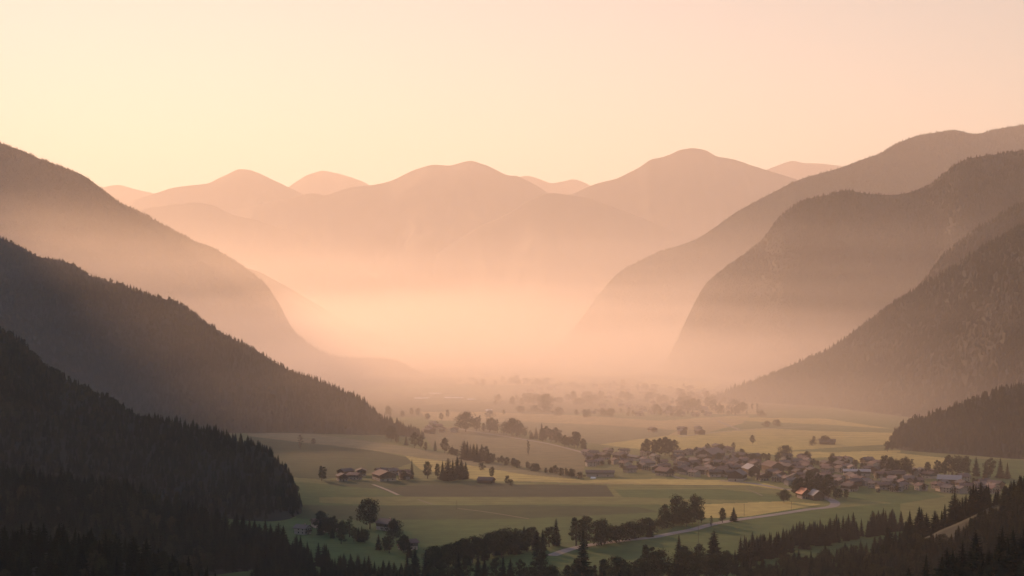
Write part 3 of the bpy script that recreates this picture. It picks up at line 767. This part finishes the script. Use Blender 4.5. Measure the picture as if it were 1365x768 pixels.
row([(600,606),(640,614),(700,625),(772,638)], 34, (5,14), ['bush','tall','bush','round'], '{what}, {nth} from the left in the stream hedge', 'shrubs and trees along the stream hedge', (4,.8), (.9,1.3))
row([(520,590),(545,596),(600,606)], 9, (12,24), ['tall','round','con'], '{what}, {nth} from the left below the dusky wood end', 'trees below the end of the dusky wood', (3,1.2), (1,1.3))
row([(855,609),(898,607)], 8, (18,30), ['tall','poplar','tall'], '{what}, {nth} from the left in the grove at the village back', 'grove at the back of the village', (3,1), (1,1.3))
row([(925,606),(975,600)], 4, (9,16), ['tall','bush'], '{what}, {nth} from the left in the loose row behind the huge barn', None, (5,1.5))
for i, (px, py, h, k, lb, w) in enumerate([
  (1003,592,13,'tall','tree on the yellow field left of the small dark copse',1.2),(1083,594,8,'bush','small round bush alone on the yellow field',1.1),
  (1035,568,9,'bush','pale hedge bush far out on the right field',1.6),(1022,569,8,'bush','small bush left of the pale hedge bush',1.4),(1075,614,13,'round','compact tree on the field edge behind the village',.9),
  (1110,613,9,'bush','faint bush behind the village right',1),(1100,592,11,'bush','dark thicket beside the field barn',1.7),(1085,590,9,'tall','thin tree left of the field barn',1.2),
  (1045,670,18,'round','dark round tree left of the bright red roof',1.15),(1183,602,15,'tall','tree at the tip of the dark wood bank',1.2),(1189,601,13,'round','small tree beside the tip of the wood bank',1.1)]):
    T(px, py, h, k, lb, None, w)
row([(1062,662),(1104,660)], 8, (24,34), ['con','tall','tall'], '{what}, {nth} from the left in the dark grove behind the red roof', 'dark grove behind the bright red roof', (2,2.5), (1.1,1.5))
row([(1106,664),(1128,664)], 4, (12,18), ['bush','tall'], '{what}, {nth} from the left beside the road bend', None, (2,1.5))
row([(1180,634),(1206,636)], 4, (22,29), ['tall','tall','round'], '{what}, {nth} from the left in the group behind the pale hall', 'trees behind the right half of the village', (2,1.5))
T(1214,634,24,'poplar','upright tree right of the group behind the pale hall', None, 1.7)
row([(1236,636),(1262,634),(1345,638)], 11, (20,29), ['tall','con','tall','round'], '{what}, {nth} from the left in the row behind the metal roofed barn', 'row of trees behind the metal roofed barn', (4,1.2), (1.1,1.5))
# trees standing in the village, one by one
n = 0; vt = []
while n < 135:
    poly = random.choice([CL[i][0] for i in (0,1,2,3,4,5,1,2,3,4)])
    px, py = rnd_in(poly); p = on_ground(px, py)
    if not free(p, 1.2): continue
    take(p, 2.0); n += 1
    k = random.choice(['round','tall','bush','bush','tall']); vt.append((px, py, k, p))
names = {'round':'round leafy tree','tall':'leafy tree','bush':'garden bush','con':'dark conifer'}
cnt = {}
for px, py, k, p in sorted(vt, key=lambda a: a[0]):
    part = 'left part of the village' if px < 895 else 'village centre' if px < 1064 else 'village right'
    cnt[(k, part)] = cnt.get((k, part), -1)+1
    plant(k, p, random.uniform(6,11) if k != 'bush' else random.uniform(3,5), f'{names[k]} among the houses, {ordinal(cnt[(k,part)])} from the left, {part}', 'garden trees in the village')
# the misty valley floor
row([(655,556),(700,549),(745,553),(800,556)], 9, (7,12), ['tall','round','bush'], 'hazy {what}, {nth} from the left along the far field edge', 'hazy trees along the far field edge', (5,1.2), (1.2,1.6))
row([(520,555),(600,560)], 7, (9,18), ['tall','round'], 'hazy {what}, {nth} from the left above the hazy farm', 'hazy trees above the farm', (5,3))
T(727,548,23,'round','hazy domed tree on the far field edge', None, 1.2)
far = [([(660,538),(780,536),(900,534),(960,538)], 48, (4,15)), ([(600,514),(700,512),(820,518),(940,524)], 46, (3,11)), ([(560,500),(680,492),(800,494)], 30, (2,7)), ([(780,556),(860,553),(985,551)], 34, (4,13)), ([(900,545),(960,545),(1010,552)], 24, (6,17))]
ph = ['behind the far settlement','in the second far hedge','on the farthest misty floor','in front of the hazy hamlet','at the foot of the right slope']
FAR_WOOD = []
for (pts, n, hp), w in zip(far, ph):
    if w in ('in front of the hazy hamlet', 'at the foot of the right slope'):
        row(pts, n, hp, ['tall','round','poplar','tall','bush'], 'hazy {what}, {nth} from the left '+w, 'hazy trees '+w, (9,4), (.9,1.5))
    else:
        c = np.array(sorted(pts), float)
        for _ in range(int(n*1.7)):
            u = random.uniform(c[0,0], c[-1,0])+random.gauss(0, 6)
            q = on_ground(u, np.interp(u, c[:,0], c[:,1])+random.gauss(0, 2.2)); FAR_WOOD.append((q.x, q.y, q.z, random.uniform(*hp)/F*q.y))

# river trees at the foot of the near meadow
for px, py, h, k, lb, w in [
  (903,698,37,'round','tall round tree, left one of the twin crowns by the road',1.0),(926,696,36,'round','tall round tree, right one of the twin crowns by the road',.95),
  (886,699,28,'tall','leafy tree just left of the twin round crowns',1.2),(915,702,26,'tall','tree in front of the twin round crowns',1.3),(948,702,16,'poplar','slim young tree right of the twin crowns',1.2),
  (963,697,21,'tall','leafy tree by the road, left of the small spruce',1.1),(978,695,20,'con','small spruce by the road in the meadow corner',1.25),
  (741,728,38,'con','dark conifer in the river row, left of the bushy group',1.1),(768,728,40,'tall','tall tree, left one of the dense pair in the river row',1.3),(782,728,42,'tall','tall tree, right one of the dense pair in the river row',1.2),
  (802,727,36,'round','broad pale tree right of the dense pair',1.05),(844,718,22,'con','pointed small spruce in the river hedge',1.2),(866,716,24,'con','pointed small spruce right in the river hedge',1.2),
  (778,790,88,'con','tall dark spruce in front of the river row',.9),(719,782,52,'tall','dark tree left of the tall foreground spruce',1.2),
  (905,757,46,'con','lone spruce on the grass below the road',1.15),(912,758,30,'round','leafy tree beside the lone spruce',1),(952,757,52,'con','broad spruce below the road, tallest near the poles',1.25),
  (932,758,34,'tall','leafy tree between the two spruces below the road',1.3),(863,772,48,'tall','pale tree below the road, left of the lone spruce',1.2),
  (828,806,48,'con','black spruce tip at the bottom edge, left of three',1.3),(838,808,56,'con','black spruce tip at the bottom edge, middle of three',1.2),(860,808,50,'con','black spruce tip at the bottom edge, right of three',1.2),
  (428,712,33,'tall','tall tree at the left of the hidden farmstead',1.3),(444,716,30,'tall','tree beside the tall one at the hidden farmstead',1.2),(466,716,30,'poplar','slim tree in the hidden farmstead',1.5),(478,722,20,'con','small conifer below the round meadow tree',1.3),
  (455,716,22,'round','low tree in the hidden farmstead',1),(540,738,26,'tall','tree at the lower right of the hidden farmstead',1.2),(524,722,30,'round','dark tree in front of the grey gable',1)]:
    T(px, py, h, k, lb, None, w)
row([(575,760),(640,746),(700,736),(730,732)], 26, (26,36), ['tall','con','tall','round'], '{what}, {nth} from the left in the dark river wood', 'trees of the dark river wood', (4,3), (1.1,1.5))
row([(800,727),(830,721),(890,704),(935,697)], 22, (15,26), ['tall','round','bush','tall'], '{what}, {nth} from the left in the river hedge by the road', 'trees in the river hedge', (3,2), (1.1,1.4))
row([(690,790),(760,782),(850,778),(930,772),(1000,766)], 30, (26,44), ['tall','con','tall','round'], 'dark {what}, {nth} from the left along the bottom edge', 'dark trees along the bottom edge', (6,4), (1.1,1.4))
row([(425,716),(470,722),(545,742)], 12, (14,26), ['tall','round','con'], '{what}, {nth} from the left around the hidden farmstead', 'trees around the hidden farmstead', (5,5), (1.1,1.4))
row([(545,770),(600,776),(690,780)], 14, (30,44), ['con','con','tall'], 'dark {what}, {nth} from the left below the river wood', 'dark trees below the river wood', (5,5), (1,1.3))

# ---- utility poles
def pole(px, py, h, label):
    p = on_ground(px, py); t = empty('utility_pole', p, R(70)); tag(t, label, 'utility pole', 'wooden utility poles')
    m = MB(); m.tube([(0,0,-1),(0,0,h)], [.17,.11], 8); kid(t, m.build('post', H['pole'], t))
    m = MB(); m.box(-1.1,1.1,-.07,.07,h-.9,h-.74); kid(t, m.build('crossarm', H['pole'], t))
pole(992,688,11,'utility pole standing on the meadow by the road'); pole(1055,681.5,9,'utility pole beside the road near the bend')
pole(931,724,17,'tall utility pole rising above the two spruces'); pole(609,680,9,'thin pole alone in the middle of the near meadow')
pole(544,641,13,'pole between the farm hamlet and the slim conifer')
# ------------------------------------------------------------------ near dark woods: the nearest spruces one by one, the rest as one mass each
def on_ridge(key, dens, umin, umax, vis):
    p = scatter(RG[key][1], dens, umin, umax)
    p = p[p[:,2] > ground_z(p[:,0], p[:,1]) + .2]
    px = CX + p[:,0]/p[:,1]*F; py = HY + (HC-p[:,2])/p[:,1]*F
    m = vis(px, py); return p[m]
def min_dist(p, d):
    out = []; cells = {}
    for q in p:
        c = (int(q[0]//d), int(q[1]//d))
        if any((q[0]-r[0])**2+(q[1]-r[1])**2 < d*d for i in (-1,0,1) for j in (-1,0,1) for r in cells.get((c[0]+i, c[1]+j), ())): continue
        cells.setdefault(c, []).append(q); out.append(q)
    return np.array(out)
def singles(key, dens, umin, umax, vis, hts, cap, label, group, forest_label, back=None):
    p = min_dist(on_ridge(key, dens, umin, umax, vis), 3.4)
    p = p[np.argsort(p[:,1])]
    # those whose crowns reach into the frame
    py = HY + (HC-p[:,2]-hts[1])/p[:,1]*F
    p = p[py < 790]
    near, rest = p[:cap], p[cap:]
    for q in near:
        h = random.uniform(*hts)
        plant('con', Vector(q)-Vector((0,0,.4)), h, label, group, random.uniform(.95,1.35))
    if len(rest):
        wood('forest', rest-np.array([0,0,.4]), rng.uniform(hts[0]*.9, hts[1]*.95, len(rest)), forest_label, .12, (1.0,1.35))
singles('N2', 1/18, -140, 470, lambda x, y: y < 1000, (12,18), 42, 'near black spruce in the dense stand filling the bottom left corner', 'spruces in the bottom left corner', 'dark spruce wood behind the nearest trees at bottom left')
singles('N4', 1/16, 1120, 1560, lambda x, y: y < 1000, (19,27), 48, 'near black spruce in the dense stand in the bottom right corner', 'spruces in the bottom right corner', 'dark spruce wood behind the nearest trees at bottom right')
p = min_dist(on_ridge('N1', 1/14, -140, 660, lambda x, y: y < 900), 3.2)
wood('forest', p-np.array([0,0,.4]), rng.uniform(13, 21, len(p)), 'dark mixed forest on the slope at lower left', .22, (.95,1.3))
# trees of the rough slope at right: below the meadow and along its upper edge
crest3 = np.array([(1020,800),(1100,775),(1160,748),(1210,724),(1240,710),(1290,688),(1330,668),(1365,650),(1450,610)], float)
p = min_dist(on_ridge('N3', 1/8, 1000, 1560, lambda x, y: (y > np.interp(x, crest3[:,0], crest3[:,1]) + np.where(x > 1222, 22 + 8*np.sin(x*.09), -99)) | (x > 1338)), 2.7)
wood('forest', p-np.array([0,0,.4]), rng.uniform(7, 13, len(p)), 'dark mixed wood on the lower part of the rough slope at right', .4, (1.0,1.5))
def line3(pts, n, spread, hts, label, group, off=0.):
    """spruces in a band behind a crest: (column, row of the foot, distance)"""
    c = np.array(sorted(pts), float)
    for i in range(n):
        u = random.uniform(c[0,0], c[-1,0]); dy = spread*random.random()**1.5; Y = np.interp(u, c[:,0], c[:,2])+dy
        z = HC + (HY-np.interp(u, c[:,0], c[:,1]))/F*np.interp(u, c[:,0], c[:,2])+off-.75*dy-.8
        X = (u-CX)/F*Y
        plant('con', Vector((X, Y, max(z, gz(X, Y))-.5)), random.uniform(*hts), label, group, random.uniform(.95,1.3))
line3([(1180,728,985),(1225,716,965),(1262,697,955),(1300,682,945),(1320,676,940)], 58, 20, (14,22), 'spruce in the dark line climbing along the top of the rough slope', 'spruces along the top of the rough slope')
line3([(1325,672,935),(1345,662,925),(1375,648,915)], 12, 20, (9,14), 'spruce at the right edge on top of the rough slope', 'spruces at the right edge')
# the straight spruce stand beside the road
def stand(poly, n, hts, label, group, kinds=('con',)):
    k = 0
    for _ in range(n*30):
        if k >= n: break
        px, py = rnd_in(poly); p = on_ground(px, py)
        if not free(p, 1.3): continue
        take(p, 1.3); k += 1
        plant(random.choice(kinds), p, random.uniform(*hts), label, group, random.uniform(.95,1.3))
stand([(985,744),(1050,727),(1120,712),(1200,700),(1205,708),(1125,722),(1055,738),(990,756)], 102, (14,18), 'spruce in the close stand between the road and the rough slope', 'spruces in the close stand below the road')
p = []
while len(p) < 420:
    px, py = rnd_in([(985,772),(1060,758),(1150,742),(1240,722),(1260,800),(1000,810)]); q = on_ground(px, py); p.append(q)
p = min_dist(np.array([tuple(q) for q in p]), 3.6)
wood('forest', p, rng.uniform(10, 17, len(p)), 'dark mixed trees below the close spruce stand', .5, (1.0,1.4))

p = []
while len(p) < 600:
    px, py = rnd_in([(360,735),(400,746),(480,769),(560,781),(640,800),(640,830),(330,830),(340,760)]); q = on_ground(px, py); p.append(q)
p = min_dist(np.array([tuple(q) for q in p]), 3.4)
wood('forest', p, rng.uniform(12, 18, len(p)), 'dark mixed wood at the foot of the lower left slope', .25, (1.0,1.35))
# sources for the woods are crowns of real trees that stand in the meadows (see the tree list)
def forest_on(key, dens, h, label, umin=-130, umax=1500, dec=.15, minz=.5, gap=None, name='forest'):
    P = RG[key][1]
    p = scatter(P, dens, umin, umax)
    m = p[:,2] > np.maximum(ground_z(p[:,0], p[:,1]), 0) + minz
    if gap is not None: m &= gap(p)
    # glades, avalanche tracks and thinner stands
    gl = fbm(p[:,0]/70+9, p[:,1]/110, 91, 4)
    m &= rng.random(len(p)) < np.clip(1.15+gl*1.9, .7, 1)
    p = p[m]
    g = .55 + .6*(.5+.5*fbm(p[:,0]/90, p[:,1]/90, 88, 3))
    hts = rng.uniform(h*.6, h*1.15, len(p))*g
    p = p + np.array([0,0,-.6])
    print(key, len(p))
    return wood(name, p, hts, label, dec)
forest_on('L1', 1/42, 12, 'hazy forest covering the tall mountain at the left edge', umax=620, dec=.1)
forest_on('L2', 1/22, 10.5, 'dusky mixed forest on the slope falling to the meadows at left', umax=600, dec=.35)
forest_on('L3', 1/16, 12, 'dark forest on the low hillside beside the near meadow', umax=420, dec=.35)
forest_on('I2', 1/45, 13, 'hazy forest on the shoulder behind the right slope', umin=1150, dec=.1)
forest_on('I', 1/24, 11.5, 'mixed forest on the long slope above the yellow fields at right', umin=880, dec=.07)
forest_on('J', 1/22, 14, 'dark wood on the bank above the village at the right edge', umin=1170, dec=.35)
forest_on('H', 1/34, 11.5, 'hazy forest on the broad blunt mountain at right', umin=760, dec=.08)
forest_on('G', 1/110, 15, 'pale forest on the long rising ridge behind the blunt mountain', umin=760, dec=.05)
fw = np.array(FAR_WOOD)
wood('far_trees', fw[:,:3], fw[:,3]*1.1, 'faint hazy trees and hedges dotted over the far misty valley floor', 4., (1.2,1.9))
# ------------------------------------------------------------------ air
def haze_mat(name, dens, col, g):
    m, nt, out = new_mat(name)
    v = nt.nodes.new('ShaderNodeVolumePrincipled')
    v.inputs['Color'].default_value = (*col, 1); v.inputs['Density'].default_value = dens
    v.inputs['Anisotropy'].default_value = g
    nt.links.new(v.outputs[0], out.inputs['Volume'])
    try: m.cycles.volume_sampling = 'DISTANCE'; m.cycles.homogeneous_volume = True
    except Exception as e: print(e)
    return m
HAZE_D, HAZE_G = 0.68e-4, .32
b = MB(); b.box(-27500, 27500, -1800, 25500, -9.5, 3000)
hz = b.build('haze', haze_mat('haze_air', HAZE_D, (.93,.86,.80), HAZE_G))
tag(hz, 'warm evening haze filling the whole valley air', None, None, 'stuff')

def mist(name, centre, axes, dens, label, g=.55):
    """a bank of mist: a closed lens whose density thins smoothly from its heart to its rim"""
    us, vs = 48, 24; ax, ay, az = axes
    low = -5 - centre[2] - dens*3000   # its underside rests just below the valley floor
    v = [(0, 0, az)]; f = []
    for i in range(1, vs):
        t = math.pi*i/vs
        for j in range(us):
            a = 2*math.pi*j/us
            v.append((ax*math.sin(t)*math.cos(a), ay*math.sin(t)*math.sin(a), az*math.cos(t)))
    v.append((0, 0, -az)); e = len(v)-1
    v = [(x, y, max(z, low)) for x, y, z in v]
    for j in range(us):
        f.append((0, 1+j, 1+(j+1) % us)); f.append((e, 1+(vs-2)*us+(j+1) % us, 1+(vs-2)*us+j))
        for i in range(vs-2):
            a = 1+i*us+j; b2 = 1+i*us+(j+1) % us
            f.append((a, a+us, b2+us, b2))
    m = haze_mat(name+'_air', dens, (.95,.88,.82), g)
    m.cycles.homogeneous_volume = False
    nt = m.node_tree; vol = [n for n in nt.nodes if n.type == 'PRINCIPLED_VOLUME'][0]
    tc = nt.nodes.new('ShaderNodeTexCoord')
    mp = nt.nodes.new('ShaderNodeMapping'); mp.inputs['Scale'].default_value = (1/ax, 1/ay, 1/az)
    ln = nt.nodes.new('ShaderNodeVectorMath'); ln.operation = 'LENGTH'
    mr = nt.nodes.new('ShaderNodeMapRange'); mr.interpolation_type = 'SMOOTHSTEP'
    for k, val in (('From Min', 0.1), ('From Max', 1.0), ('To Min', dens), ('To Max', 0.0)): mr.inputs[k].default_value = val
    nt.links.new(tc.outputs['Object'], mp.inputs[0]); nt.links.new(mp.outputs[0], ln.inputs[0])
    nt.links.new(ln.outputs['Value'], mr.inputs[0])
    mp2 = nt.nodes.new('ShaderNodeMapping'); mp2.inputs['Scale'].default_value = (1/1100, 1/1500, 1/110)
    nt.links.new(tc.outputs['Object'], mp2.inputs[0])
    ws = nt.nodes.new('ShaderNodeMapRange'); nt.links.new(noise(nt, 1.0, 2, mp2.outputs[0]), ws.inputs[0])
    for k, val in (('From Min', .3), ('From Max', .7), ('To Min', .45), ('To Max', 1.55)): ws.inputs[k].default_value = val
    mu = nt.nodes.new('ShaderNodeMath'); mu.operation = 'MULTIPLY'
    nt.links.new(mr.outputs[0], mu.inputs[0]); nt.links.new(ws.outputs[0], mu.inputs[1]); nt.links.new(mu.outputs[0], vol.inputs['Density'])
    o = mesh_obj(name, v, f, m, None, True); o.location = centre
    return tag(o, label, None, None, 'stuff')
mist('mist', (150, 5600, -40), (2700, 4000, 330), 8.0e-4, 'bright band of valley mist under the far mountains')
mist('mist', (0, 3400, 0), (2300, 2500, 230), 5.2e-4, 'low ground mist over the far fields and hamlets')
mist('mist', (420, 4900, 0), (3700, 3700, 560), 4.0e-4, 'thin wide veil of mist filling the middle of the valley')

mist('mist', (-1350, 3350, 60), (1500, 2000, 480), 4.8e-4, 'soft veil of mist along the left slopes')

# ------------------------------------------------------------------ sun and sky
SUN_AZ, SUN_EL = -32.0, 16.0
d = Vector((math.sin(R(SUN_AZ))*math.cos(R(SUN_EL)), math.cos(R(SUN_AZ))*math.cos(R(SUN_EL)), math.sin(R(SUN_EL))))
sl = bpy.data.lights.new('sun', 'SUN'); sl.energy = 4.5; sl.angle = R(1.5); sl.color = (1.0, .55, .29)
so = bpy.data.objects.new('sun', sl); link(so); so.location = d*3000
so.rotation_euler = d.to_track_quat('Z', 'Y').to_euler()
W = bpy.data.worlds.new('World'); S.world = W; W.use_nodes = True
nt = W.node_tree; bg = nt.nodes['Background']
sk = nt.nodes.new('ShaderNodeTexSky'); sk.sky_type = 'NISHITA'; sk.sun_disc = False
sk.sun_elevation = R(SUN_EL); sk.sun_rotation = R(SUN_AZ); sk.dust_density = 0.0; sk.air_density = 1.0; sk.ozone_density = .6; sk.altitude = 900
# warm low sky, cooler overhead
tc = nt.nodes.new('ShaderNodeTexCoord'); sx = nt.nodes.new('ShaderNodeSeparateXYZ'); nt.links.new(tc.outputs['Generated'], sx.inputs[0])
tint = ramp(nt, sx.outputs['Z'], [(0.0,(.66,.535,.40)),(.22,(.66,.55,.425)),(.55,(.85,.93,1.0))])
nt.links.new(mixc(nt, 1.0, sk.outputs[0], tint, 'MULTIPLY'), bg.inputs[0]); bg.inputs[1].default_value = .11

# ------------------------------------------------------------------ camera and render settings
cam = bpy.data.cameras.new('camera'); co = bpy.data.objects.new('camera', cam); link(co)
cam.sensor_width = 36.0; cam.lens = 36.0*F/1365.0
cam.shift_y = (HY-384.0)/1365.0
cam.clip_start = 1.0; cam.clip_end = 120000
co.location = (0, 0, HC); co.rotation_euler = (R(90), 0, 0)
S.camera = co
S.view_settings.view_transform = 'Standard'; S.view_settings.look = 'None'
S.view_settings.exposure = 1.1; S.view_settings.gamma = 1.0
S.view_settings.use_curve_mapping = False
c = S.cycles
c.use_denoising = True; c.denoiser = 'OPENIMAGEDENOISE'
c.max_bounces = 8; c.diffuse_bounces = 2; c.glossy_bounces = 1; c.transmission_bounces = 2; c.volume_bounces = 6; c.transparent_max_bounces = 8
c.sample_clamp_indirect = 6.0; c.use_adaptive_sampling = True; c.adaptive_threshold = .01
c.caustics_reflective = False; c.caustics_refractive = False
